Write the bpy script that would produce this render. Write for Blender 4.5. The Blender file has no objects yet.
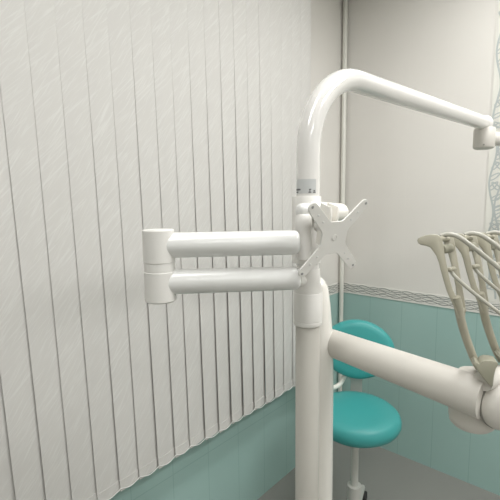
import bpy, bmesh, math, random
from mathutils import Vector, Matrix

random.seed(7)
SC = bpy.context.scene
COL = SC.collection
PI = math.pi

# ------------------------------------------------------------------ camera
F = 405.0
EYE = Vector((0, 0, 1.5))
YAW, PITCH, ROLL = math.radians(41.6), math.radians(6.9), math.radians(0.77)
fwd0 = Vector((math.cos(YAW), math.sin(YAW), 0))
r0 = Vector((math.sin(YAW), -math.cos(YAW), 0))
fwd = fwd0 * math.cos(PITCH) - Vector((0, 0, 1)) * math.sin(PITCH)
u0 = r0.cross(fwd)
RT = r0 * math.cos(ROLL) - u0 * math.sin(ROLL)
UP = u0 * math.cos(ROLL) + r0 * math.sin(ROLL)
cam_d = bpy.data.cameras.new('camera')
cam = bpy.data.objects.new('camera', cam_d)
COL.objects.link(cam)
cam_d.sensor_width = 36
cam_d.lens = F / 500 * 36
cam_d.clip_start = 0.01
cam.matrix_world = Matrix(((RT.x, UP.x, -fwd.x, EYE.x), (RT.y, UP.y, -fwd.y, EYE.y), (RT.z, UP.z, -fwd.z, EYE.z), (0, 0, 0, 1)))
SC.camera = cam

# ------------------------------------------------------------------ light
w = bpy.data.worlds.new('world')
SC.world = w
w.use_nodes = True
w.node_tree.nodes['Background'].inputs[0].default_value = (1.0, 1.0, 1.0, 1)
w.node_tree.nodes['Background'].inputs[1].default_value = 0.15
SC.view_settings.view_transform = 'Standard'
SC.view_settings.look = 'None'
SC.view_settings.exposure = 0.0
SC.view_settings.gamma = 1.0
SC.view_settings.use_curve_mapping = False


def area(name, loc, sx, sy, power, col):
    l = bpy.data.lights.new(name, 'AREA')
    l.shape = 'RECTANGLE'
    l.size, l.size_y = sx, sy
    l.energy = power
    l.color = col
    o = bpy.data.objects.new(name, l)
    COL.objects.link(o)
    o.location = loc
    return o


LAMPS = [(1.35, 0.22, 9.4), (-0.1, 0.22, 7.2), (1.3, -0.9, 25), (-0.75, -1.35, 10)]
for lx, ly, pw in LAMPS:
    area('ceiling_lamp_light', (lx, ly, 2.66), 1.1, 0.28, pw, (1.0, 0.995, 0.990))


# point at a distance along a direction of view; used to measure real positions
def P(x, y, d):
    return EYE + d * (fwd + RT * ((x - 250) / F) - UP * ((y - 250) / F))


def on_y(x, y, Y):
    v = P(x, y, 1) - EYE
    return EYE + v * (Y / v.y)


def on_x(x, y, X):
    v = P(x, y, 1) - EYE
    return EYE + v * (X / v.x)


# ------------------------------------------------------------------ materials
def srgb(r, g, b):
    f = lambda c: ((c / 255) / 12.92 if c / 255 <= 0.04045 else ((c / 255 + 0.055) / 1.055) ** 2.4)
    return (f(r), f(g), f(b), 1)


def mat(name, col, rough=0.5, metal=0.0, coat=0.0, noise=0.03, scale=30, bump=0.0, spec=0.5):
    m = bpy.data.materials.new(name)
    m.use_nodes = True
    nt = m.node_tree
    b = nt.nodes['Principled BSDF']
    b.inputs['Roughness'].default_value = rough
    b.inputs['Metallic'].default_value = metal
    b.inputs['Coat Weight'].default_value = coat
    b.inputs['Coat Roughness'].default_value = 0.08
    b.inputs['Specular IOR Level'].default_value = spec
    tc = nt.nodes.new('ShaderNodeTexCoord')
    nz = nt.nodes.new('ShaderNodeTexNoise')
    nz.inputs['Scale'].default_value = scale
    nz.inputs['Detail'].default_value = 4
    nt.links.new(tc.outputs['Object'], nz.inputs['Vector'])
    mx = nt.nodes.new('ShaderNodeMix')
    mx.data_type = 'RGBA'
    mx.inputs[6].default_value = tuple(c * (1 - noise) for c in col[:3]) + (1,)
    mx.inputs[7].default_value = tuple(min(1, c * (1 + noise)) for c in col[:3]) + (1,)
    nt.links.new(nz.outputs['Fac'], mx.inputs[0])
    nt.links.new(mx.outputs[2], b.inputs['Base Color'])
    if bump:
        bp = nt.nodes.new('ShaderNodeBump')
        bp.inputs['Strength'].default_value = bump
        bp.inputs['Distance'].default_value = 0.002
        nt.links.new(nz.outputs['Fac'], bp.inputs['Height'])
        nt.links.new(bp.outputs['Normal'], b.inputs['Normal'])
    return m


def tile_mat(name, col, joint, axis, u_off, v_off, tw, th, rough=0.18, mortar=0.0022):
    m = mat(name, col, rough, noise=0.02, scale=6)
    nt = m.node_tree
    b = nt.nodes['Principled BSDF']
    src = b.inputs['Base Color'].links[0].from_socket
    tc = nt.nodes.new('ShaderNodeTexCoord')
    sp = nt.nodes.new('ShaderNodeSeparateXYZ')
    nt.links.new(tc.outputs['Object'], sp.inputs[0])
    cb = nt.nodes.new('ShaderNodeCombineXYZ')
    for i, (s, off) in enumerate(((axis, u_off), (2, v_off))):
        ad = nt.nodes.new('ShaderNodeMath')
        ad.operation = 'SUBTRACT'
        ad.inputs[1].default_value = off
        nt.links.new(sp.outputs[s], ad.inputs[0])
        nt.links.new(ad.outputs[0], cb.inputs[i])
    br = nt.nodes.new('ShaderNodeTexBrick')
    br.offset = 0
    br.squash = 1
    br.inputs['Scale'].default_value = 1
    br.inputs['Mortar Size'].default_value = mortar
    br.inputs['Mortar Smooth'].default_value = 0.3
    br.inputs['Brick Width'].default_value = tw
    br.inputs['Row Height'].default_value = th
    nt.links.new(cb.outputs[0], br.inputs['Vector'])
    mx = nt.nodes.new('ShaderNodeMix')
    mx.data_type = 'RGBA'
    nt.links.new(br.outputs['Fac'], mx.inputs[0])
    nt.links.new(src, mx.inputs[6])
    mx.inputs[7].default_value = joint
    nt.links.new(mx.outputs[2], b.inputs['Base Color'])
    bp = nt.nodes.new('ShaderNodeBump')
    bp.inputs['Strength'].default_value = 0.12
    bp.inputs['Distance'].default_value = 0.0006
    bp.invert = True
    nt.links.new(br.outputs['Fac'], bp.inputs['Height'])
    nt.links.new(bp.outputs['Normal'], b.inputs['Normal'])
    return m


def slat_mat():
    m = mat('blind_fabric', srgb(222, 222, 215), 0.85, noise=0.0, spec=0.2)
    nt = m.node_tree
    b = nt.nodes['Principled BSDF']
    tc = nt.nodes.new('ShaderNodeTexCoord')
    oi = nt.nodes.new('ShaderNodeObjectInfo')
    ad = nt.nodes.new('ShaderNodeVectorMath')
    ad.operation = 'ADD'
    nt.links.new(tc.outputs['Object'], ad.inputs[0])
    cb = nt.nodes.new('ShaderNodeCombineXYZ')
    mu = nt.nodes.new('ShaderNodeMath')
    mu.operation = 'MULTIPLY'
    mu.inputs[1].default_value = 37
    nt.links.new(oi.outputs['Random'], mu.inputs[0])
    nt.links.new(mu.outputs[0], cb.inputs[1])
    nt.links.new(cb.outputs[0], ad.inputs[1])
    last = None
    for ang, s in ((math.radians(-44), 1.0), (math.radians(-58), 1.3)):
        mp = nt.nodes.new('ShaderNodeMapping')
        mp.vector_type = 'TEXTURE'
        mp.inputs['Rotation'].default_value = (0, ang, 0)
        mp.inputs['Scale'].default_value = (0.110 / s, 1, 0.0055 / s)
        nt.links.new(ad.outputs[0], mp.inputs['Vector'])
        nz = nt.nodes.new('ShaderNodeTexNoise')
        nz.inputs['Scale'].default_value = 1.0
        nz.inputs['Detail'].default_value = 2
        nt.links.new(mp.outputs[0], nz.inputs['Vector'])
        rp = nt.nodes.new('ShaderNodeValToRGB')
        rp.color_ramp.elements[0].position = 0.54
        rp.color_ramp.elements[1].position = 0.70
        nt.links.new(nz.outputs['Fac'], rp.inputs[0])
        if last is None:
            last = rp
        else:
            a2 = nt.nodes.new('ShaderNodeMath')
            a2.operation = 'MAXIMUM'
            nt.links.new(last.outputs[0], a2.inputs[0])
            nt.links.new(rp.outputs[0], a2.inputs[1])
            last = a2
    mx = nt.nodes.new('ShaderNodeMix')
    mx.data_type = 'RGBA'
    mx.inputs[6].default_value = srgb(205, 203, 199)
    mx.inputs[7].default_value = srgb(212, 211, 207)
    nt.links.new(last.outputs[0], mx.inputs[0])
    nt.links.new(mx.outputs[2], b.inputs['Base Color'])
    bp = nt.nodes.new('ShaderNodeBump')
    bp.inputs['Strength'].default_value = 0.25
    bp.inputs['Distance'].default_value = 0.0008
    nt.links.new(last.outputs[0], bp.inputs['Height'])
    nt.links.new(bp.outputs['Normal'], b.inputs['Normal'])
    return m


M = dict(
    ceiling=mat('ceiling_paint', srgb(235, 235, 230), 0.9),
    plaster=mat('wall_paint', srgb(222, 221, 217), 0.8),
    frame=mat('window_plastic', srgb(235, 235, 232), 0.35),
    night=mat('dark_glass', srgb(18, 22, 24), 0.05),
    slat=slat_mat(),
    rail=mat('rail_metal', srgb(228, 228, 224), 0.4),
    white=mat('white_enamel', srgb(224, 224, 221), 0.28, coat=0.5, noise=0.01),
    column=mat('column_enamel', srgb(244, 241, 234), 0.22, coat=0.6, noise=0.01),
    gloss=mat('white_gloss_enamel', srgb(228, 226, 222), 0.16, coat=0.8, noise=0.01),
    satin=mat('white_satin_plastic', srgb(226, 224, 219), 0.42, noise=0.01),
    grey=mat('grey_pole_paint', srgb(196, 193, 185), 0.55, noise=0.01),
    cream=mat('cream_enamel', srgb(213, 209, 201), 0.4, noise=0.012),
    seam=mat('seam_rubber', srgb(150, 148, 140), 0.7),
    plate=mat('white_steel', srgb(226, 224, 219), 0.4, noise=0.01),
    hole=mat('screw_steel', srgb(160, 160, 158), 0.35, metal=0.3),
    label=mat('silver_sticker', srgb(196, 198, 197), 0.35, noise=0.02),
    ink=mat('sticker_ink', srgb(110, 110, 112), 0.6),
    beige=mat('beige_plastic', srgb(165, 161, 144), 0.42, noise=0.02),
    beige_dark=mat('olive_grey_plastic', srgb(145, 143, 126), 0.5, noise=0.02),
    hose=mat('grey_hose', srgb(182, 180, 169), 0.4, noise=0.02),
    teal_vinyl=mat('teal_vinyl', srgb(62, 156, 154), 0.38, noise=0.02, scale=120, bump=0.05),
    stool_metal=mat('stool_metal', srgb(196, 196, 190), 0.4, metal=0.1),
    rubber=mat('black_rubber', srgb(40, 40, 40), 0.7),
    pipe=mat('pipe_paint', srgb(226, 225, 216), 0.35),
    floor=tile_mat('floor_tile', srgb(172, 171, 166), srgb(140, 139, 134), 0, 0, 0, 0.4, 0.4, rough=0.35),
    teal_r=tile_mat('teal_tile_side', srgb(163, 193, 187), srgb(152, 182, 176), 1, 1.225 - 19, 0.927 - 5.1, 0.19, 0.51),
    teal_w=tile_mat('teal_tile_window', srgb(163, 193, 187), srgb(152, 182, 176), 0, 2.24 - 19, 0.927 - 5.1, 0.19, 0.51),
    white_r=tile_mat('white_tile_side', srgb(225, 222, 216), srgb(226, 223, 217), 1, 1.225 - 19, 0.99 - 5.1, 0.19, 0.51),
    white_w=tile_mat('white_tile_window', srgb(225, 222, 216), srgb(226, 223, 217), 0, 2.24 - 19, 0.99 - 5.1, 0.19, 0.51),
    border=mat('border_tile', srgb(226, 225, 219), 0.2),
    border_line=mat('border_silver', srgb(140, 142, 137), 0.4, metal=0.1),
    decor=mat('decor_tile', srgb(226, 225, 217), 0.15),
    vine=mat('decor_vine', srgb(184, 190, 188), 0.35),
    lamp=None,
)
lm = bpy.data.materials.new('lamp_diffuser')
lm.use_nodes = True
lm.node_tree.nodes['Principled BSDF'].inputs['Emission Color'].default_value = (1, 1, 0.985, 1)
lm.node_tree.nodes['Principled BSDF'].inputs['Emission Strength'].default_value = 4.0
M['lamp'] = lm

# ------------------------------------------------------------------ object helpers
ORG = {}


def thing(name, label, cat, base, group=None):
    o = bpy.data.objects.new(name, None)
    o.empty_display_size = 0.05
    COL.objects.link(o)
    o.location = base
    o['label'] = label
    o['category'] = cat
    if group:
        o['group'] = group
    ORG[o.name] = Vector(base)
    return o


def obj(name, bm, mats, parent=None, smooth=True, base=None, label=None, angle=40):
    if not isinstance(mats, (list, tuple)):
        mats = [mats]
    off = ORG[parent.name] if parent else Vector(base or (0, 0, 0))
    bmesh.ops.recalc_face_normals(bm, faces=bm.faces[:])
    bmesh.ops.translate(bm, verts=bm.verts[:], vec=-off)
    if smooth:
        for f in bm.faces:
            f.smooth = True
        for e in bm.edges:
            if len(e.link_faces) == 2 and e.calc_face_angle(0) > math.radians(angle):
                e.smooth = False
    me = bpy.data.meshes.new(name)
    bm.to_mesh(me)
    bm.free()
    for m in mats:
        me.materials.append(m)
    o = bpy.data.objects.new(name, me)
    COL.objects.link(o)
    if parent:
        o.parent = parent
    else:
        o.location = off
    ORG[o.name] = off
    if label:
        o['label'] = label
    return o


def struct(name, bm, mats, smooth=False):
    o = obj(name, bm, mats, smooth=smooth)
    o['kind'] = 'structure'
    return o


def frame_of(axis):
    a = axis.normalized()
    t = Vector((0, 0, 1)) if abs(a.z) < 0.9 else Vector((1, 0, 0))
    x = t.cross(a).normalized()
    return a, x, a.cross(x)


def lathe(bm, p0, axis, prof, n=32, mi=0):
    """prof: list of (radius, distance along axis)"""
    a, x, y = frame_of(Vector(axis))
    p0 = Vector(p0)
    rings = []
    for r, h in prof:
        c = p0 + a * h
        if r < 1e-6:
            rings.append([bm.verts.new(c)])
        else:
            rings.append([bm.verts.new(c + x * (r * math.cos(2 * PI * i / n)) + y * (r * math.sin(2 * PI * i / n))) for i in range(n)])
    for A, B in zip(rings, rings[1:]):
        for i in range(n):
            j = (i + 1) % n
            if len(A) == 1 and len(B) == 1:
                continue
            if len(A) == 1:
                f = bm.faces.new((A[0], B[i], B[j]))
            elif len(B) == 1:
                f = bm.faces.new((A[i], A[j], B[0]))
            else:
                f = bm.faces.new((A[i], A[j], B[j], B[i]))
            f.material_index = mi
    for R in (rings[0], rings[-1]):
        if len(R) > 1:
            f = bm.faces.new(R)
            f.material_index = mi
    return bm


def cyl(bm, p0, p1, r, bev=0.002, n=32, r1=None):
    p0, p1 = Vector(p0), Vector(p1)
    L = (p1 - p0).length
    r1 = r if r1 is None else r1
    prof = [(r - bev, 0), (r - bev * 0.3, bev * 0.3), (r, bev), (r1, L - bev), (r1 - bev * 0.3, L - bev * 0.3), (r1 - bev, L)]
    return lathe(bm, p0, p1 - p0, prof, n)


def sphere(bm, c, rx, axis=(0, 0, 1), ra=None, n=28, m=14):
    ra = rx if ra is None else ra
    prof = [(rx * math.sin(PI * i / m), -ra * math.cos(PI * i / m)) for i in range(m + 1)]
    prof[0] = (0, -ra)
    prof[-1] = (0, ra)
    return lathe(bm, c, axis, prof, n)


def tube(bm, pts, radii, n=16, cap=True):
    pts = [Vector(p) for p in pts]
    if not isinstance(radii, (list, tuple)):
        radii = [radii] * len(pts)
    prev = None
    rings = []
    for i, p in enumerate(pts):
        d = (pts[min(i + 1, len(pts) - 1)] - pts[max(i - 1, 0)]).normalized()
        if prev is None:
            a, x, y = frame_of(d)
        else:
            x = (prev - d * prev.dot(d)).normalized()
            y = d.cross(x)
        prev = x
        rings.append([bm.verts.new(p + x * (radii[i] * math.cos(2 * PI * k / n)) + y * (radii[i] * math.sin(2 * PI * k / n))) for k in range(n)])
    for A, B in zip(rings, rings[1:]):
        for k in range(n):
            j = (k + 1) % n
            bm.faces.new((A[k], A[j], B[j], B[k]))
    if cap:
        bm.faces.new(rings[0])
        bm.faces.new(rings[-1])
    return bm


def smooth_path(pts, sub=6):
    pts = [Vector(p) for p in pts]
    out = []
    for i in range(len(pts) - 1):
        a = pts[max(i - 1, 0)]
        b, c = pts[i], pts[i + 1]
        d = pts[min(i + 2, len(pts) - 1)]
        for k in range(sub):
            t = k / sub
            out.append(0.5 * ((2 * b) + (c - a) * t + (2 * a - 5 * b + 4 * c - d) * t * t + (3 * b - a - 3 * c + d) * t ** 3))
    out.append(pts[-1])
    return out


def box(bm, c, s, mi=0, rot=0.0, bev=0.0):
    g = bmesh.ops.create_cube(bm, size=1)
    vs = g['verts']
    R = Matrix.Rotation(rot, 3, 'Z')
    for v in vs:
        v.co = R @ Vector((v.co.x * s[0], v.co.y * s[1], v.co.z * s[2])) + Vector(c)
    fs = set(f for v in vs for f in v.link_faces)
    for f in fs:
        f.material_index = mi
    if bev:
        es = list(set(e for v in vs for e in v.link_edges))
        bmesh.ops.bevel(bm, geom=es, offset=bev, segments=3, affect='EDGES', profile=0.5)
    return bm


def quad(bm, pts, mi=0):
    f = bm.faces.new([bm.verts.new(p) for p in pts])
    f.material_index = mi


def prism(bm, pts, vec, bev=0.0):
    """extruded outline (pts coplanar), bevelled rim"""
    vs = [bm.verts.new(p) for p in pts]
    f = bm.faces.new(vs)
    r = bmesh.ops.extrude_face_region(bm, geom=[f])
    nv = [e for e in r['geom'] if isinstance(e, bmesh.types.BMVert)]
    bmesh.ops.translate(bm, verts=nv, vec=vec)
    if bev:
        top = set(vs) | set(nv)
        es = []
        for e in bm.edges:
            if e.verts[0] in top and e.verts[1] in top:
                same = (e.verts[0] in set(vs)) == (e.verts[1] in set(vs))
                if same:
                    es.append(e)
        bmesh.ops.bevel(bm, geom=es, offset=bev, segments=2, affect='EDGES', profile=0.5)
    return bm


# ------------------------------------------------------------------ room
XC, YW, ZC = 2.24, 1.235, 2.7          # corner of the tiled wall and the window wall, ceiling height
XL, YB = -2.0, -2.0
ZT, ZB = 0.99, 0.927                   # top and bottom of the border tile
WX0, WX1, WZ0, WZ1 = -0.9, 1.34, 0.745, 2.35   # the window

bm = bmesh.new(); box(bm, ((XL + XC) / 2, (YB + YW) / 2, -0.05), (XC - XL + 0.4, YW - YB + 0.4, 0.1)); struct('floor', bm, M['floor'])
bm = bmesh.new(); box(bm, ((XL + XC) / 2, (YB + YW) / 2, ZC + 0.05), (XC - XL + 0.4, YW - YB + 0.4, 0.1)); struct('ceiling', bm, M['ceiling'])
bm = bmesh.new()
box(bm, (XC + 0.1, (YB + YW) / 2, ZB / 2), (0.2, YW - YB, ZB), 0)
box(bm, (XC + 0.1, (YB + YW) / 2, (ZB + ZC) / 2), (0.2, YW - YB, ZC - ZB), 1)
struct('wall_right', bm, [M['teal_r'], M['white_r']])
bm = bmesh.new()
def wallpiece(x0, x1, z0, z1, mi):
    box(bm, ((x0 + x1) / 2, YW + 0.125, (z0 + z1) / 2), (x1 - x0, 0.25, z1 - z0), mi)
wallpiece(XL, WX0, 0, ZB, 0); wallpiece(XL, WX0, ZB, ZC, 1)
wallpiece(WX1, XC + 0.2, 0, ZB, 0); wallpiece(WX1, XC + 0.2, ZB, ZC, 1)
wallpiece(WX0, WX1, 0, WZ0, 0); wallpiece(WX0, WX1, WZ1, ZC, 1)
struct('wall_front', bm, [M['teal_w'], M['white_w']])
bm = bmesh.new(); box(bm, (XL - 0.1, (YB + YW) / 2, ZC / 2), (0.2, YW - YB + 0.4, ZC)); struct('wall_left', bm, M['plaster'])
bm = bmesh.new(); box(bm, ((XL + XC) / 2, YB - 0.1, ZC / 2), (XC - XL + 0.4, 0.2, ZC)); struct('wall_back', bm, M['plaster'])

# window behind the blind: frame, dark evening pane, sill
bm = bmesh.new()
yw = YW + 0.16
for x in (WX0 + 0.03, (WX0 + WX1) / 2, WX1 - 0.03):
    box(bm, (x, yw, (WZ0 + WZ1) / 2), (0.06, 0.06, WZ1 - WZ0), 0)
for z in (WZ0 + 0.03, WZ1 - 0.03):
    box(bm, ((WX0 + WX1) / 2, yw, z), (WX1 - WX0, 0.058, 0.06), 0)
win = struct('window_1', bm, M['frame'])
bm = bmesh.new(); box(bm, ((WX0 + WX1) / 2, yw + 0.005, (WZ0 + WZ1) / 2), (WX1 - WX0 - 0.02, 0.012, WZ1 - WZ0 - 0.02)); obj('pane', bm, M['night'], win, smooth=False)
bm = bmesh.new(); box(bm, ((WX0 + WX1) / 2, YW + 0.065, WZ0 + 0.008), (WX1 - WX0, 0.13, 0.016), bev=0.003); obj('sill', bm, M['frame'], win, smooth=False)

# border tile with wavy silver lines on the two walls
def border(name, start, along, normal, length):
    bm = bmesh.new()
    s, a, nrm = Vector(start), Vector(along), Vector(normal)
    H = ZT - ZB
    prism(bm, [s, s + a * length, s + a * length + Vector((0, 0, H)), s + Vector((0, 0, H))], nrm * 0.004)
    T = 0.19
    for k in range(int(length / T) + 1):                      # tile joints
        u = k * T
        if u < length - 0.003:
            prism(bm, [s + a * u + nrm * 0.004, s + a * (u + 0.003) + nrm * 0.004, s + a * (u + 0.003) + nrm * 0.004 + Vector((0, 0, H)), s + a * u + nrm * 0.004 + Vector((0, 0, H))], nrm * 0.0004)
    nf = len(bm.faces)
    for base, amp, ph, wd in ((0.82, 0.10, 0.0, 0.0040), (0.80, 0.10, 2.9, 0.0026), (0.56, 0.11, 0.9, 0.0040), (0.54, 0.11, 3.9, 0.0026), (0.29, 0.10, 0.1, 0.0040), (0.27, 0.10, 3.1, 0.0026)):
        n = int(length / 0.008)
        up_ = 0.0046 + 0.0001 * len(bm.faces) / 4000
        prev = None
        for i in range(n + 1):
            u = length * i / n
            v = H * (base + amp * math.sin(2 * PI * u / (T / 1.5) + ph + 0.3 * math.sin(u * 9)))
            c = s + a * u + nrm * up_ + Vector((0, 0, v))
            cur = (bm.verts.new(c + Vector((0, 0, wd / 2))), bm.verts.new(c - Vector((0, 0, wd / 2))))
            if prev:
                f = bm.faces.new((prev[0], cur[0], cur[1], prev[1]))
                f.material_index = 1
            prev = cur
    return struct(name, bm, [M['border'], M['border_line']])


border('trim_1', (XC, YW - 0.004, ZB), (0, -1, 0), (-1, 0, 0), YW - YB - 0.01)
border('trim_2', (XC - 0.004, YW, ZB), (-1, 0, 0), (0, -1, 0), XC - WX1 - 0.04)

# decor tile column with grey vines on the tiled wall
bm = bmesh.new()
D0, D1 = 0.452, 0.262
box(bm, (XC - 0.002, (D0 + D1) / 2, (ZT + ZC) / 2), (0.004, D0 - D1, ZC - ZT - 0.002), 0)
lift = [0.0046]
def ribbon(pts, wd):
    prev = None
    lift[0] += 0.00002
    for i, (y, z) in enumerate(pts):
        a = Vector(pts[max(i - 1, 0)]); b = Vector(pts[min(i + 1, len(pts) - 1)])
        t = (b - a).normalized(); nn = Vector((-t.y, t.x)) * wd / 2
        cur = (bm.verts.new((XC - lift[0], y + nn.x, z + nn.y)), bm.verts.new((XC - lift[0], y - nn.x, z - nn.y)))
        if prev:
            f = bm.faces.new((prev[0], cur[0], cur[1], prev[1])); f.material_index = 1
        prev = cur
rv = random.Random(3)
for yc, amp, ph in ((0.432, 0.012, 0.0), (0.403, 0.014, 2.4), (0.345, 0.024, 1.3), (0.295, 0.02, 0.2)):
    zz = [ZT + 0.02 + i * 0.012 for i in range(140)]
    path = [(yc + amp * math.sin(z * 21 + ph), z) for z in zz]
    ribbon(path, 0.008)
    for i in range(4, 136, 4):
        y, z = path[i]
        sd = 1 if (i // 4) % 2 else -1
        L = rv.uniform(0.035, 0.055); W = L * 0.42; an = rv.uniform(0.7, 1.15) * sd
        dy, dz = math.sin(an), math.cos(an)
        if not D1 + 0.006 < y + dy * L < D0 - 0.006:
            dy = -dy
        if not D1 + 0.006 < y + dy * L < D0 - 0.006:
            dy, dz = 0.0, 1.0
        loop = []
        for k in range(17):
            t = k / 16 * 2 * PI
            q = (1 - math.cos(t)) / 2 * L
            r = W / 2 * math.sin(t) * (1.1 - 0.5 * q / L)
            loop.append((min(max(y + dy * q + dz * r, D1 + 0.004), D0 - 0.004), z + dz * q - dy * r))
        ribbon(loop, 0.0055)
struct('trim_3', bm, [M['decor'], M['vine']])

# ceiling lamps
for i, (lx, ly, pw) in enumerate(LAMPS):
    where = ['ceiling lamp nearest the window, on the tiled wall side', 'ceiling lamp nearest the window, away from the tiled wall', 'ceiling lamp at the back of the room, tiled wall side', 'ceiling lamp at the back of the room, away from the tiled wall'][i]
    t = thing('ceiling_light', 'long white ' + where, 'ceiling light', (lx, ly, ZC), 'ceiling lamps')
    bm = bmesh.new()
    for sx, sy, ox, oy in ((1.2, 0.03, 0, 0.165), (1.2, 0.03, 0, -0.165), (0.03, 0.3, 0.585, 0), (0.03, 0.3, -0.585, 0)):
        box(bm, (lx + ox, ly + oy, ZC - 0.02), (sx, sy, 0.04))
    obj('frame', bm, M['frame'], t, smooth=False)
    bm = bmesh.new(); box(bm, (lx, ly, ZC - 0.012), (1.138, 0.298, 0.02)); obj('diffuser', bm, M['lamp'], t, smooth=False)

# corner pipe
pc = on_y(341, 250, YW - 0.02)
pipe = Vector((XC - 0.025, YW - 0.022, 0))
t = thing('wall_pipe', 'thin white vertical pipe running up the tiled corner behind the stool', 'pipe', pipe)
bm = bmesh.new(); cyl(bm, pipe, pipe + Vector((0, 0, ZC)), 0.0135, 0.0005, 20); obj('pipe', bm, M['pipe'], t)
for z in (0.5, 1.25, 2.2):
    bm = bmesh.new(); cyl(bm, pipe + Vector((0, 0, z)), pipe + Vector((0, 0, z + 0.02)), 0.0165, 0.001, 20)
    box(bm, pipe + Vector((0, 0.0185, z + 0.01)), (0.012, 0.015, 0.018)); obj('clip', bm, M['pipe'], t)

# ------------------------------------------------------------------ vertical blind
YS = 1.15
x_first, x_last = on_y(20, 250, YS).x, on_y(292, 250, YS).x
PITCH_S = (x_last - x_first) / 16
z_bot = on_y(288, 389.5, YS).z
SW = 0.091
z_top = 2.56
n_lo, n_hi = -9, 17
bx0 = x_first + (n_lo) * PITCH_S
bx1 = x_first + (n_hi + 1) * PITCH_S
t = thing('vertical_blind', 'off-white vertical blind of long fabric slats covering the window', 'blind', ((bx0 + bx1) / 2, YS, z_bot))
bm = bmesh.new(); box(bm, ((bx0 + bx1) / 2, YS, z_top + 0.035), (bx1 - bx0 + 0.06, 0.045, 0.035), bev=0.004); obj('headrail', bm, M['rail'], t, label='white headrail of the blind')
for k in (0.12, 0.5, 0.88):
    bm = bmesh.new(); xx = bx0 + (bx1 - bx0) * k
    box(bm, (xx, (YS + 0.02 + YW) / 2, z_top + 0.04), (0.03, YW - YS - 0.02, 0.02)); obj('bracket', bm, M['rail'], t)
bottoms = []
for n in range(n_lo, n_hi + 1):
    # the line seen at each overlap is the left, nearer edge of the slat on the right
    xl = x_first + n * PITCH_S
    cx = xl + SW / 2 * 0.985
    jit = random.gauss(0, 1.7)
    th_b, th_t = 8.8 * (0.72 + 0.28 * min(1, max(0, n / 8))) + jit, 1.6 + jit * 0.3
    zb = z_bot + random.uniform(-0.004, 0.004)
    sway = random.uniform(-0.004, 0.004)
    def sect(z, wk=1.0):
        q = (z - zb) / (z_top - zb)
        th = math.radians(th_b + (th_t - th_b) * min(1, q * 1.3))
        x0 = cx + sway * (1 - q) - 0.024 * max(0.2, 1 - max(n, 0) / 20) * (z - 1.2)
        out = []
        for i in range(9):
            s = (i / 8 - 0.5) * SW * wk
            bow = 0.0032 * (1 - (2 * i / 8 - 1) ** 2)
            out.append((x0 + s * math.cos(th) + bow * math.sin(th), YS + s * math.sin(th) - bow * math.cos(th), z))
        return out
    bm = bmesh.new()
    def slab(zs, thick):
        fr, bk = [], []
        for z in zs:
            c = sect(z)
            fr.append([bm.verts.new((x, y - thick / 2, zz)) for x, y, zz in c])
            bk.append([bm.verts.new((x, y + thick / 2, zz)) for x, y, zz in c])
        m = len(zs)
        for j in range(m - 1):
            for i in range(8):
                bm.faces.new((fr[j][i], fr[j][i + 1], fr[j + 1][i + 1], fr[j + 1][i]))
                bm.faces.new((bk[j][i], bk[j + 1][i], bk[j + 1][i + 1], bk[j][i + 1]))
            bm.faces.new((fr[j][0], fr[j + 1][0], bk[j + 1][0], bk[j][0]))
            bm.faces.new((fr[j][8], bk[j][8], bk[j + 1][8], fr[j + 1][8]))
        for i in range(8):
            bm.faces.new((fr[0][i], bk[0][i], bk[0][i + 1], fr[0][i + 1]))
            bm.faces.new((fr[-1][i], fr[-1][i + 1], bk[-1][i + 1], bk[-1][i]))
    slab([zb + (z_top - zb) * i / 24 for i in range(25)], 0.0012)
    so = obj('slat', bm, M['slat'], t)
    bm = bmesh.new()
    slab([zb, zb + 0.004, zb + 0.034, zb + 0.038], 0.0046)
    obj('weight', bm, M['slat'], so)
    bm = bmesh.new(); c = sect(z_top)[4]
    box(bm, (c[0], c[1], z_top + 0.008), (0.012, 0.006, 0.026)); obj('hanger', bm, M['rail'], so, smooth=False)
    b = sect(zb + 0.012)
    bottoms.append((b[0], b[8]))
bm = bmesh.new()
for side in (0, 1):
    for A, B in zip(bottoms, bottoms[1:]):
        a, b = Vector(A[side]), Vector(B[side])
        dy = Vector((0, -0.004 if side == 0 else 0.004, 0))
        m = (a + b) / 2 + Vector((0, 0, -0.012))
        tube(bm, smooth_path([a + dy, m + dy, b + dy], 5), 0.0013, 6)
obj('bottom_chain', bm, M['rail'], t, label='thin bead chain linking the slat bottoms')

# ------------------------------------------------------------------ dental unit column behind the pole
DP = 0.78                                            # distance of the pole
pole = P(308, 250, DP); PX, PY = pole.x, pole.y
def zat(y, ref):                                     # height of the image row y on the vertical through ref
    a, b = P(308, y, 1) - EYE, Vector((ref.x, ref.y, 0))
    hx = (ref - EYE); hx.z = 0
    d = hx.dot(fwd0) 
    v = P(250 + (ref - EYE).dot(RT) / (ref - EYE).dot(fwd) * F, y, 1) - EYE
    return EYE.z + v.z / v.dot(fwd0) * d

post = P(317, 340, 0.935)
PB = Vector((post.x, post.y, 0))
t_unit = thing('instrument_stand', 'glossy white column with a thick slanting arm, behind the bracket pole', 'dental unit', PB)
rp = 0.0385
ztop = zat(277, post)
bm = bmesh.new()
lathe(bm, PB, (0, 0, 1), [(0.05, 0.0), (0.05, 0.55), (0.046, 0.6), (rp + 0.001, 0.66), (rp, ztop - 0.26), (rp - 0.001, ztop - 0.2), (rp - 0.004, ztop - 0.12), (rp - 0.009, ztop - 0.06), (rp - 0.014, ztop - 0.025), (rp - 0.022, ztop - 0.008), (0.008, ztop), (0, ztop)], 40)
obj('column', bm, M['column'], t_unit)
bm = bmesh.new(); lathe(bm, PB, (0, 0, 1), [(0.0, 0), (0.095, 0), (0.095, 0.03), (0.09, 0.045), (0.052, 0.07), (0.0, 0.07)], 40); obj('foot', bm, M['cream'], t_unit)
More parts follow.
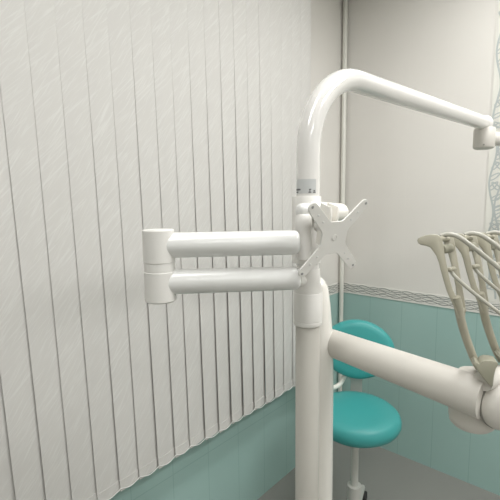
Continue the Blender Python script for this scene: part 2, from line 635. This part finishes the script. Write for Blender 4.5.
# arm
am0, am1 = P(334, 343.7, 0.93), P(430, 378.8, 0.765)
a0 = am0.lerp(am1, -0.10); a1 = am0.lerp(am1, 1.42)
za = a0.z; 
bm = bmesh.new(); tube(bm, [a0, a0.lerp(a1, 0.5), a1], [0.0307, 0.0332, 0.0360], 40); obj('arm', bm, M['cream'], t_unit)
hj = P(473, 398, 0.745)
bm = bmesh.new()
lathe(bm, hj - Vector((0, 0, 0.052)), (0, 0, 1), [(0.032, 0), (0.038, 0.006), (0.040, 0.02), (0.0395, 0.06), (0.038, 0.078), (0.034, 0.092), (0.026, 0.1025), (0.014, 0.1075), (0, 0.109)], 40)
obj('arm_joint', bm, M['cream'], t_unit)
cc = P(503, 403, 0.70)
ax = (P(440, 380, 0.60) - P(503, 403, 0.70)); ax = -(fwd * 0.95 - RT * 0.25 + Vector((0, 0, 0.1))).normalized()
bm = bmesh.new(); lathe(bm, cc - ax * 0.03, ax, [(0.0455, 0), (0.0455, 0.026), (0.0475, 0.027), (0.0475, 0.031)], 48); obj('joint_seam', bm, M['seam'], t_unit, label='thin grey seam ring round the arm joint')
bm = bmesh.new(); lathe(bm, cc - ax * 0.03, ax, [(0.0462, 0.020), (0.0462, 0.036), (0.043, 0.043), (0.034, 0.050), (0.018, 0.054), (0, 0.055)], 48); obj('joint_cap', bm, M['cream'], t_unit)
# console body to the right that carries the instrument holders
u_h = Vector((RT.x, RT.y, 0)).normalized(); f_h = Vector((fwd.x, fwd.y, 0)).normalized()
bm = bmesh.new()
cb = P(606, 368, 0.845)
box(bm, cb, (0.28, 0.22, 0.09), rot=math.atan2(u_h.y, u_h.x), bev=0.02)
obj('console', bm, M['cream'], t_unit)

step = (P(475.5, 266, 0.757) - P(451.5, 268.6, 0.722))
r0_ = P(489, 379, 0.692)
bm = bmesh.new(); tube(bm, [r0_ - step * 0.25, r0_ + step * 4.2], 0.0165, 24); obj('holder_rail', bm, M['cream'], t_unit)
bm = bmesh.new(); tube(bm, [hj + Vector((0, 0, 0.01)), r0_], 0.015, 20); obj('rail_bracket', bm, M['cream'], t_unit)

# instrument holders: forked levers standing in a row on the console
GP = 'forked instrument holders in a row on the console'
def holder(first_label):
    base = P(486, 378, 0.725)
    t = thing('instrument_holder', first_label, 'instrument holder', base, GP)
    vd = (P(450, 290, 1) - EYE).normalized()
    dl = 0.715
    left = [(417, 240.5), (418, 238.2), (421, 236.6), (426, 234.9), (431, 234.3), (437, 234.4), (440, 236.2), (442, 239.5), (443.5, 246), (445, 256), (447.5, 268), (450, 280), (453, 290), (457, 298), (461.5, 306), (464.3, 317), (461.5, 319.5), (457.6, 318), (453.8, 307), (449.8, 298.5), (446.5, 291), (443.5, 281), (440.5, 270), (438.5, 262), (436, 255.5), (432.5, 250.5), (430, 247.2), (426, 245.6), (420.5, 244.6), (418, 243)]
    bm = bmesh.new(); prism(bm, [P(x, y, dl) for x, y in left], vd * 0.007, 0.0016); obj('side_plate', bm, M['beige'], t, angle=50, label='hook-ended front plate')
    right = [(443, 236), (449, 235), (453, 236.5), (455, 244), (457, 256), (459.5, 270), (462, 284), (464, 296), (465.5, 305), (465.5, 316), (462, 316), (459, 306), (456.5, 297), (455.5, 286), (453.5, 276), (450.5, 262), (447, 250), (444, 243)]
    bm = bmesh.new(); prism(bm, [P(x, y, dl + 0.030 - 0.020 * (y - 235) / 81) for x, y in right], vd * 0.006, 0.0014); obj('side_plate', bm, M['beige'], t, angle=50)
    # bridge on top between the plates
    bm = bmesh.new()
    tube(bm, [P(438, 239, dl + 0.004), P(447.5, 239, dl + 0.031)], 0.0048, 12); obj('bridge', bm, M['beige'], t)
    bm = bmesh.new(); cyl(bm, P(441, 249.5, dl + 0.006), P(450, 248, dl + 0.031), 0.0085, 0.0015, 20); obj('roller', bm, M['beige_dark'], t, label='darker roller between the plates')
    bm = bmesh.new(); cyl(bm, P(450.5, 269.4, dl + 0.006), P(454.5, 268.6, dl + 0.016), 0.0042, 0.0015, 16)
    sphere(bm, P(449.6, 269.6, dl + 0.005), 0.0046, n=16, m=8); obj('knob', bm, M['beige'], t)
    bm = bmesh.new(); tube(bm, [P(459.5, 311, dl + 0.003), P(463.2, 310, dl + 0.015)], 0.0055, 12); obj('spacer', bm, M['beige'], t)
    # lower rod
    px = [(455.8, 297, 8.6), (458.2, 306, 8.4), (461, 320, 8.2), (465.2, 335, 7.8), (470.5, 350, 7.4), (475, 361, 7.2), (479, 368, 7.0)]
    pts = smooth_path([P(x, y, dl + 0.012 * min(1, (y - 290) / 50)) for x, y, q in px], 4)
    rr = [0.0 + 0.5 * (8.9 - 1.7 * i / (len(pts) - 1)) * dl / F for i in range(len(pts))]
    bm = bmesh.new(); tube(bm, pts, rr, 16); obj('rod', bm, M['beige'], t)
    foot = [(473, 364), (475, 361.5), (479.5, 364), (482, 361.5), (486, 360.2), (492, 360.6), (497, 362), (498.5, 364), (495.8, 369), (494.2, 376), (493, 386), (491.8, 387.2), (488, 384), (483, 378), (478, 371.5)]
    bm = bmesh.new(); prism(bm, [P(x, y, 0.668) for x, y in foot], vd * 0.064, 0.0015); obj('foot_bracket', bm, M['beige_dark'], t, angle=50, label='dark pointed foot bracket')
    # hose leaving over the top and a thin strut from the knob
    hp = smooth_path([P(440.6, 236.2, dl + 0.022), P(444.5, 234.9, dl + 0.020), P(451, 234.6, dl + 0.014), P(459, 237.2, dl + 0.006), P(470, 244.8, dl), P(485, 256.6, dl), P(503, 271.5, dl), P(540, 303, dl + 0.01), P(562, 340, 0.76), P(574, 384, 0.785)], 6)
    bm = bmesh.new(); tube(bm, hp, 0.0042, 14); obj('hose', bm, M['hose'], t, label='pale grey hose')
    bm = bmesh.new(); tube(bm, smooth_path([P(451, 271.5, dl + 0.012), P(456, 277.5, dl + 0.006), P(470, 290, dl + 0.002), P(487, 303.4, dl), P(502, 315, dl), P(545, 350, 0.75), P(562, 378, 0.79)], 5), 0.0033, 12); obj('strut', bm, M['hose'], t, label='thin pale strut')
    return t

proto = holder('leftmost grey-beige forked instrument holder, its hook-ended plate fully in view')
def copy_thing(root, off, label):
    r = root.copy(); COL.objects.link(r); r.location = root.location + off; r['label'] = label
    for ch in list(root.children):
        c = ch.copy(); COL.objects.link(c); c.parent = r
        for g in ch.children:
            d = g.copy(); COL.objects.link(d); d.parent = c
    return r
copy_thing(proto, step, 'second grey-beige forked instrument holder from the left, right behind the leftmost one')
copy_thing(proto, step * 2, 'grey-beige forked instrument holder at the right edge of the photo, hose over its top')

# ------------------------------------------------------------------ bracket pole with overhead tube
t = thing('lamp_pole', 'white pole bending over at the top into a long overhead tube', 'pole', (PX, PY, 0))
rl = 0.0243
zl = lambda y: zat(y, pole)
z_col0, z_col1 = zl(324), zl(291)
bm = bmesh.new(); cyl(bm, (PX, PY, 0.02), (PX, PY, z_col0 + 0.01), 0.0252, 0.0005, 40, r1=0.0238); obj('lower_tube', bm, M['grey'], t, label='matt light grey lower tube')
bm = bmesh.new(); lathe(bm, (PX, PY, 0), (0, 0, 1), [(0, 0), (0.05, 0), (0.05, 0.012), (0.046, 0.02), (0.034, 0.035), (0.034, 0.06), (0.0, 0.06)], 40); obj('foot', bm, M['grey'], t)
ru = 0.0222
end_d = 1.31
e1 = P(481, 122, end_d)
zt = e1.z
dirh = Vector((e1.x - PX, e1.y - PY, 0)); Lh = dirh.length; dirh.normalize()
RB = 0.155
path = [Vector((PX, PY, z_col0)), Vector((PX, PY, zl(200))), Vector((PX, PY, zt - RB - 0.03))]
for i in range(0, 15):
    a = PI / 2 * i / 14
    path.append(Vector((PX, PY, zt - RB)) + dirh * (RB * (1 - math.cos(a))) + Vector((0, 0, RB * math.sin(a))))
path.append(Vector((PX, PY, zt)) + dirh * (Lh * 0.6))
path.append(Vector((PX, PY, zt)) + dirh * (Lh + 0.01))
bm = bmesh.new(); tube(bm, path, ru, 48); obj('bent_tube', bm, M['gloss'], t)
# top ring above the bracket
bm = bmesh.new(); oc = pole - RT * 0.0032; lathe(bm, (oc.x, oc.y, zl(262)), (0, 0, 1), [(0.0190, 0), (0.0275, 0), (0.0275, zl(196.5) - zl(262) - 0.0015), (0.0268, zl(196.5) - zl(262)), (0.0190, zl(196.5) - zl(262))], 40); obj('upper_collar', bm, M['satin'], t)
# sticker wrapped round the tube
tl, tr = zl(193.6), zl(179.6)
def wrap(bm, x0, x1, za_, zb_, r, n=14):
    # patch on the tube surface facing the room, x0..x1 = sines across the width
    dv = Vector((EYE.x - PX, EYE.y - PY, 0)).normalized(); sv = Vector((-dv.y, dv.x, 0))
    prev = None
    for i in range(n + 1):
        s = x0 + (x1 - x0) * i / n
        a = math.asin(max(-1, min(1, s)))
        d = dv * math.cos(a) + sv * math.sin(a)
        cur = [bm.verts.new(Vector((PX, PY, z)) + d * rr_) for z in (za_, zb_) for rr_ in (r, r - 0.0006)]
        if prev:
            bm.faces.new((prev[0], cur[0], cur[2], prev[2]))
            bm.faces.new((prev[1], prev[3], cur[3], cur[1]))
            bm.faces.new((prev[0], prev[1], cur[1], cur[0]))
            bm.faces.new((prev[2], cur[2], cur[3], prev[3]))
        else:
            bm.faces.new(cur[:2] + [cur[3], cur[2]])
        prev = cur
    bm.faces.new(prev[:2] + [prev[3], prev[2]])
bm = bmesh.new(); wrap(bm, -0.97, 0.62, tl, tr, ru + 0.0006); st = obj('sticker', bm, M['label'], t, label='silver grey maker sticker')
bm = bmesh.new()
zz = lambda q: tl + (tr - tl) * q
for x0, x1, q0, q1 in ((-0.95, -0.62, 0.22, 0.34), (-0.95, -0.80, 0.05, 0.14), (0.10, 0.17, 0.04, 0.30), (0.02, 0.24, 0.04, 0.12), (0.06, 0.24, 0.24, 0.32), (0.38, 0.58, 0.04, 0.11), (0.42, 0.54, 0.14, 0.22)):
    wrap(bm, x0, x1, zz(q0), zz(q1), ru + 0.0010, 4)
obj('print', bm, M['ink'], st, label='small dark print')
# swivel socket at the far end and the next arm
s0 = P(491.5, 131, end_d + 0.02)
sc_ = Vector((e1.x, e1.y, 0)) + dirh * 0.036
zt0, zt1 = zat(149, s0), zat(129, s0)
bm = bmesh.new(); lathe(bm, (sc_.x, sc_.y, zt0), (0, 0, 1), [(0.0, 0), (0.022, 0.0), (0.029, 0.003), (0.0325, 0.008), (0.0325, zt1 - zt0), (0.030, zt1 - zt0 + 0.004), (0, zt1 - zt0 + 0.004)], 36); obj('socket', bm, M['cream'], t)
bm = bmesh.new(); sphere(bm, (sc_.x - dirh.x * 0.006, sc_.y - dirh.y * 0.006, zt - 0.001), 0.0262, n=32); obj('elbow', bm, M['gloss'], t)
nx = Vector((sc_.x, sc_.y, (zt0 + zt1) / 2 + 0.003))
nd = (u_h * 0.98 + f_h * 0.25).normalized()
bm = bmesh.new(); tube(bm, [nx, nx + nd * 0.25, nx + nd * 0.6], 0.0225, 32); obj('lamp_arm', bm, M['cream'], t)
bm = bmesh.new(); sd_ = Vector((EYE.x - sc_.x, EYE.y - sc_.y, 0)).normalized(); p_ = Vector((sc_.x, sc_.y, zt0 + 0.012)) + sd_ * 0.0315
cyl(bm, p_, p_ + sd_ * 0.003, 0.0028, 0.0006, 12); obj('screw', bm, M['seam'], t)

# ------------------------------------------------------------------ monitor bracket
t = thing('monitor_mount', 'white folded swing-arm monitor bracket with cross-shaped plate, clamped on the pole', 'monitor mount', (PX, PY, z_col0))
bm = bmesh.new(); rc = 0.0282
hc = z_col1 - z_col0
lathe(bm, (PX, PY, z_col0), (0, 0, 1), [(0.0245, 0), (rc - 0.0015, 0), (rc - 0.0004, 0.0012), (rc, 0.003), (rc, 0.008), (rc - 0.0007, 0.0085), (rc - 0.0007, 0.0095), (rc, 0.010), (rc, hc - 0.003), (rc - 0.001, hc - 0.001), (rc - 0.002, hc), (0.0245, hc)], 48)
obj('clamp_collar', bm, M['satin'], t)
bm = bmesh.new(); hd = zl(268) - z_col1
lathe(bm, (PX, PY, z_col1), (0, 0, 1), [(0.0225, -0.001), (rc - 0.001, -0.001), (rc - 0.001, 0.002), (rc - 0.003, hd * 0.25), (rc - 0.0045, hd * 0.55), (0.0228, hd * 1.0), (0.0225, hd * 1.0)], 48)
obj('clamp_neck', bm, M['satin'], t)
# elbow at the far left
kd = 0.69
K = P(159.5, 265, kd)
rk = 0.0266
zk0, zkm0, zkm1, zk1 = zat(301, K), zat(271, K), zat(262, K), zat(229.5, K)
bm = bmesh.new()
lathe(bm, (K.x, K.y, zkm1), (0, 0, 1), [(0, 0), (rk - 0.0008, 0), (rk, 0.0008), (rk, zk1 - zkm1 - 0.0015), (rk - 0.0015, zk1 - zkm1), (0, zk1 - zkm1)], 48)
el_u = obj('elbow_housing', bm, M['satin'], t, label='upper half of the elbow knuckle')
bm = bmesh.new()
lathe(bm, (K.x, K.y, zk0), (0, 0, 1), [(0, 0), (rk - 0.003, 0), (rk, 0.0025), (rk, zkm0 - zk0 - 0.0008), (rk - 0.0008, zkm0 - zk0), (0, zkm0 - zk0)], 48)
obj('elbow_housing', bm, M['satin'], t, label='lower half of the elbow knuckle')
bm = bmesh.new(); lathe(bm, (K.x, K.y, zkm0 - 0.001), (0, 0, 1), [(0, 0), (rk - 0.0009, 0), (rk - 0.0009, zkm1 - zkm0 + 0.002), (0, zkm1 - zkm0 + 0.002)], 48); obj('elbow_washer', bm, M['plate'], t)
# two tubes with rounded right ends
ra = 0.0216
def arm_tube(yl, xr, yr, dr, rr_):
    a = Vector((K.x, K.y, P(159, yl, kd).z)); b = P(xr, yr, dr)
    ln = (b - a).length
    bm = bmesh.new()
    lathe(bm, a, b - a, [(ra, 0.012), (rr_, ln - 0.009), (rr_ - 0.0006, ln - 0.006), (rr_ - 0.002, ln - 0.003), (rr_ - 0.005, ln - 0.001), (rr_ - 0.009, ln), (0, ln)], 48)
    return bm
obj('upper_arm', arm_tube(245.3, 299.0, 242.3, 0.705, 0.0214), M['white'], t)
obj('lower_arm', arm_tube(282.6, 299.5, 278.0, 0.722, 0.0208), M['white'], t)
# stub that joins the lower arm to the clamp neck
bm = bmesh.new(); tube(bm, [P(296, 279.5, 0.735), P(302, 281, 0.775)], 0.011, 24); obj('arm_root', bm, M['satin'], t)
# head joint at the right end of the upper arm
J = P(303.5, 243, 0.722)
zj = lambda y: zat(y, J)
bm = bmesh.new()
zb0 = zj(259.5)
lathe(bm, (J.x, J.y, zb0), (0, 0, 1), [(0, 0), (0.0125, 0), (0.0135, 0.001), (0.0135, 0.004), (0.0128, 0.006), (0.0128, zj(229) - zb0), (0.0145, zj(227) - zb0), (0.0150, zj(222) - zb0), (0.0135, zj(216) - zb0), (0.010, zj(214) - zb0), (0, zj(214) - zb0)], 36)
obj('head_post', bm, M['satin'], t)
bm = bmesh.new()
k0, k1 = P(297.5, 210.5, 0.715), P(312, 209.6, 0.728)
L = (k1 - k0).length
lathe(bm, k0, k1 - k0, [(0, -0.0015), (0.006, -0.0005), (0.0098, 0.002), (0.0118, 0.006), (0.0124, 0.011), (0.0124, L)], 32)
obj('tilt_knob', bm, M['white'], t)
bm = bmesh.new()
k0, k1 = P(311, 210.5, 0.735), P(345, 212.5, 0.785)
L = (k1 - k0).length
rt = 0.0172
lathe(bm, k0, k1 - k0, [(rt - 0.003, 0), (rt, 0.003), (rt, L - 0.014), (rt - 0.0012, L - 0.009), (rt - 0.004, L - 0.004), (rt - 0.009, L), (0, L)], 36)
obj('tilt_barrel', bm, M['column'], t)

# cross plate: solved plane, right side and bottom farther away
S = 72.9
dc = 0.700
C0 = P(334.3, 238.2, dc)
sc = dc / F
wv = (C0 - EYE).normalized()
xv = (RT - wv * RT.dot(wv)).normalized()
yv = wv.cross(xv)
def camv(x, y, z): return xv * x + yv * y + wv * z
uu = camv(54, -7, 48.4) / S
vv = camv(-12, 68, 23.2) / S
vv = (vv - uu * vv.dot(uu)).normalized(); uu.normalize()
nn = uu.cross(vv)
if nn.dot(EYE - C0) < 0: nn = -nn
Hs = S * sc / 2
def Q(a, b): return C0 + uu * (a * Hs) + vv * (b * Hs)
out = []
def armtip(sx, sy):
    # straight sides from the body to a rounded tip
    d = Vector((sx, sy)).normalized(); n_ = Vector((-d.y, d.x))
    tip = Vector((sx * 0.90, sy * 0.90))
    pts = []
    for i in range(7):
        a = -PI / 2 + PI * i / 6
        pts.append(tip + d * (0.15 * math.cos(a)) + n_ * (0.15 * math.sin(a)))
    return pts
# corners in order: upper-left, upper-right, lower-right, lower-left (v points down)
for (sx, sy), gap in (((-1, -1), 'top'), ((1, -1), 'right'), ((1, 1), 'bottom'), ((-1, 1), 'left')):
    out += armtip(sx, sy)
    if gap == 'top': notch = [(-0.27, -0.53), (-0.20, -0.48), (0.20, -0.48), (0.27, -0.53)]
    elif gap == 'right': notch = [(0.50, -0.25), (0.45, -0.15), (0.45, 0.15), (0.50, 0.25)]
    elif gap == 'bottom': notch = [(0.27, 0.52), (0.20, 0.47), (-0.20, 0.47), (-0.27, 0.52)]
    else: notch = [(-0.50, 0.25), (-0.45, 0.15), (-0.45, -0.15), (-0.50, -0.25)]
    out += [Vector(p) for p in notch]
bm = bmesh.new(); prism(bm, [Q(p.x, p.y) for p in out], -nn * 0.0034, 0.0005)
plate = obj('cross_plate', bm, M['plate'], t, smooth=False)
for sx in (-1, 1):
    for sy in (-1, 1):
        for q, r_, mt in ((0.94, 0.0024, 'hole'), (0.70, 0.0019, 'white'), (0.50, 0.0017, 'white')):
            c = Q(sx * q, sy * q)
            bm = bmesh.new(); lathe(bm, c - nn * 0.001, nn, [(r_, 0), (r_, 0.0016), (r_ * 0.6, 0.002), (0, 0.002)], 14)
            obj('screw' if q == 0.94 else 'rivet', bm, M[mt], plate, label='small grey steel screw' if mt == 'hole' else None)
bm = bmesh.new()
c = Q(0, -0.02)
lathe(bm, c - nn * 0.001, nn, [(0.0058, 0), (0.0058, 0.0014), (0.0052, 0.0018), (0.0044, 0.0018), (0.0044, 0.0012), (0, 0.0012)], 28)
obj('centre_bolt', bm, M['plate'], plate)
# bracket behind the plate: two cheeks and the body carrying it
bm = bmesh.new()
cb0 = C0 - nn * 0.0215
for a in (-0.22, 0.02):
    pts = [Q(a, -0.86) - nn * 0.008, Q(a, -0.62) - nn * 0.003, Q(a, 0.35) - nn * 0.003, Q(a, 0.30) - nn * 0.030, Q(a, -0.86) - nn * 0.034]
    prism(bm, pts, uu * 0.0035, 0.0006)
obj('tilt_bracket', bm, M['column'], t, smooth=False)
bm = bmesh.new(); lathe(bm, C0 - nn * 0.046 - vv * 0.010, nn, [(0.010, 0), (0.0135, 0.004), (0.0145, 0.02), (0.0145, 0.0432)], 30); obj('tilt_body', bm, M['satin'], t)

# ------------------------------------------------------------------ teal stool in the corner
bd = 1.90
B0 = P(357, 349, bd)
yaw_v = Vector((EYE.x - B0.x, EYE.y - B0.y, 0)).normalized()      # faces the room
st_c = B0 + yaw_v * 0.20; st_c.z = 0
t = thing('dental_stool', 'teal vinyl stool with a round backrest, in the tiled corner', 'stool', st_c)
sr = Vector((-yaw_v.y, yaw_v.x, 0))
def pad(bm, c, a, b, th, nrm, ex, ey, n=48, edge=0.5):
    prof = [(0.0, -th / 2), (0.6, -th / 2), (0.86, -th / 2 * 0.92), (0.96, -th / 2 * 0.6), (1.0, -th * 0.1), (1.0, th * 0.1), (0.97, th / 2 * 0.6), (0.90, th / 2 * 0.9), (0.75, th / 2 * 1.0), (0.4, th / 2 * 1.08), (0, th / 2 * 1.1)]
    rings = []
    for r, h in prof:
        if r == 0: rings.append([bm.verts.new(c + nrm * h)]); continue
        rings.append([bm.verts.new(c + nrm * h + ex * (a * r * math.copysign(abs(math.cos(2 * PI * i / n)) ** 1.04, math.cos(2 * PI * i / n))) + ey * (b * r * math.copysign(abs(math.sin(2 * PI * i / n)) ** 1.04, math.sin(2 * PI * i / n)))) for i in range(n)])
    for A, B in zip(rings, rings[1:]):
        for i in range(n):
            j = (i + 1) % n
            if len(A) == 1: bm.faces.new((A[0], B[i], B[j]))
            elif len(B) == 1: bm.faces.new((A[i], A[j], B[0]))
            else: bm.faces.new((A[i], A[j], B[j], B[i]))
    return bm
tilt = (yaw_v + Vector((0, 0, 0.12))).normalized()
upb = sr.cross(tilt); upb = upb if upb.z > 0 else -upb
bm = bmesh.new(); pad(bm, B0, 36 * bd / F, 29.5 * bd / F, 0.06, tilt, sr, upb); obj('backrest', bm, M['teal_vinyl'], t)
zs = P(356, 393, 1.86).z - 0.005
bm = bmesh.new(); pad(bm, Vector((st_c.x, st_c.y, zs - 0.04)), 0.185, 0.185, 0.085, Vector((0, 0, 1)), sr, yaw_v); obj('seat', bm, M['teal_vinyl'], t)
bb = B0 - tilt * 0.036
br_top = bb - upb * 0.06
bpath = smooth_path([br_top, bb - upb * 0.17 - tilt * 0.004, Vector((st_c.x, st_c.y, zs - 0.12)) - yaw_v * 0.20, Vector((st_c.x, st_c.y, zs - 0.105)) - yaw_v * 0.06], 6)
bm = bmesh.new()
prev = None
for p_ in bpath:
    pass
rings = []
for i, p_ in enumerate(bpath):
    d = (bpath[min(i + 1, len(bpath) - 1)] - bpath[max(i - 1, 0)]).normalized()
    n_ = d.cross(sr).normalized()
    rings.append([bm.verts.new(p_ + sr * (sx * 0.027) + n_ * (sy * 0.004)) for sx, sy in ((-1, -1), (1, -1), (1, 1), (-1, 1))])
for A, B in zip(rings, rings[1:]):
    for i in range(4):
        bm.faces.new((A[i], A[(i + 1) % 4], B[(i + 1) % 4], B[i]))
bm.faces.new(rings[0]); bm.faces.new(rings[-1])
obj('back_bracket', bm, M['stool_metal'], t, label='flat grey metal bracket')
bm = bmesh.new()
tube(bm, smooth_path([P(346, 372, bd + 0.03), P(343.5, 378, bd + 0.03), P(340, 384, bd + 0.02), P(334, 387.5, bd), P(326, 388, bd - 0.04), P(318, 393, bd - 0.1), P(316, 402, bd - 0.15)], 6), 0.011, 16); obj('arm_tube', bm, M['pipe'], t, label='white curved side tube')
bm = bmesh.new(); cyl(bm, (st_c.x, st_c.y, zs - 0.115), (st_c.x, st_c.y, zs - 0.08), 0.09, 0.004); obj('seat_plate', bm, M['stool_metal'], t)
bm = bmesh.new(); lathe(bm, (st_c.x, st_c.y, 0.10), (0, 0, 1), [(0.03, 0), (0.03, 0.16), (0.016, 0.162), (0.016, zs - 0.21)], 24); obj('gas_column', bm, M['stool_metal'], t)
for i in range(5):
    a = 2 * PI * i / 5 + 0.3
    d = Vector((math.cos(a), math.sin(a), 0)); c = Vector((st_c.x, st_c.y, 0))
    bm = bmesh.new(); tube(bm, [c + Vector((0, 0, 0.115)), c + d * 0.12 + Vector((0, 0, 0.1)), c + d * 0.25 + Vector((0, 0, 0.075))], [0.02, 0.017, 0.012], 12); lg = obj('leg', bm, M['stool_metal'], t)
    bm = bmesh.new(); s_ = Vector((-d.y, d.x, 0)); w_ = c + d * 0.25 + Vector((0, 0, 0.026))
    cyl(bm, w_ - s_ * 0.02, w_ + s_ * 0.02, 0.026, 0.004, 20); tube(bm, [w_, w_ + Vector((0, 0, 0.05))], 0.006, 8); obj('caster', bm, M['rubber'], lg)
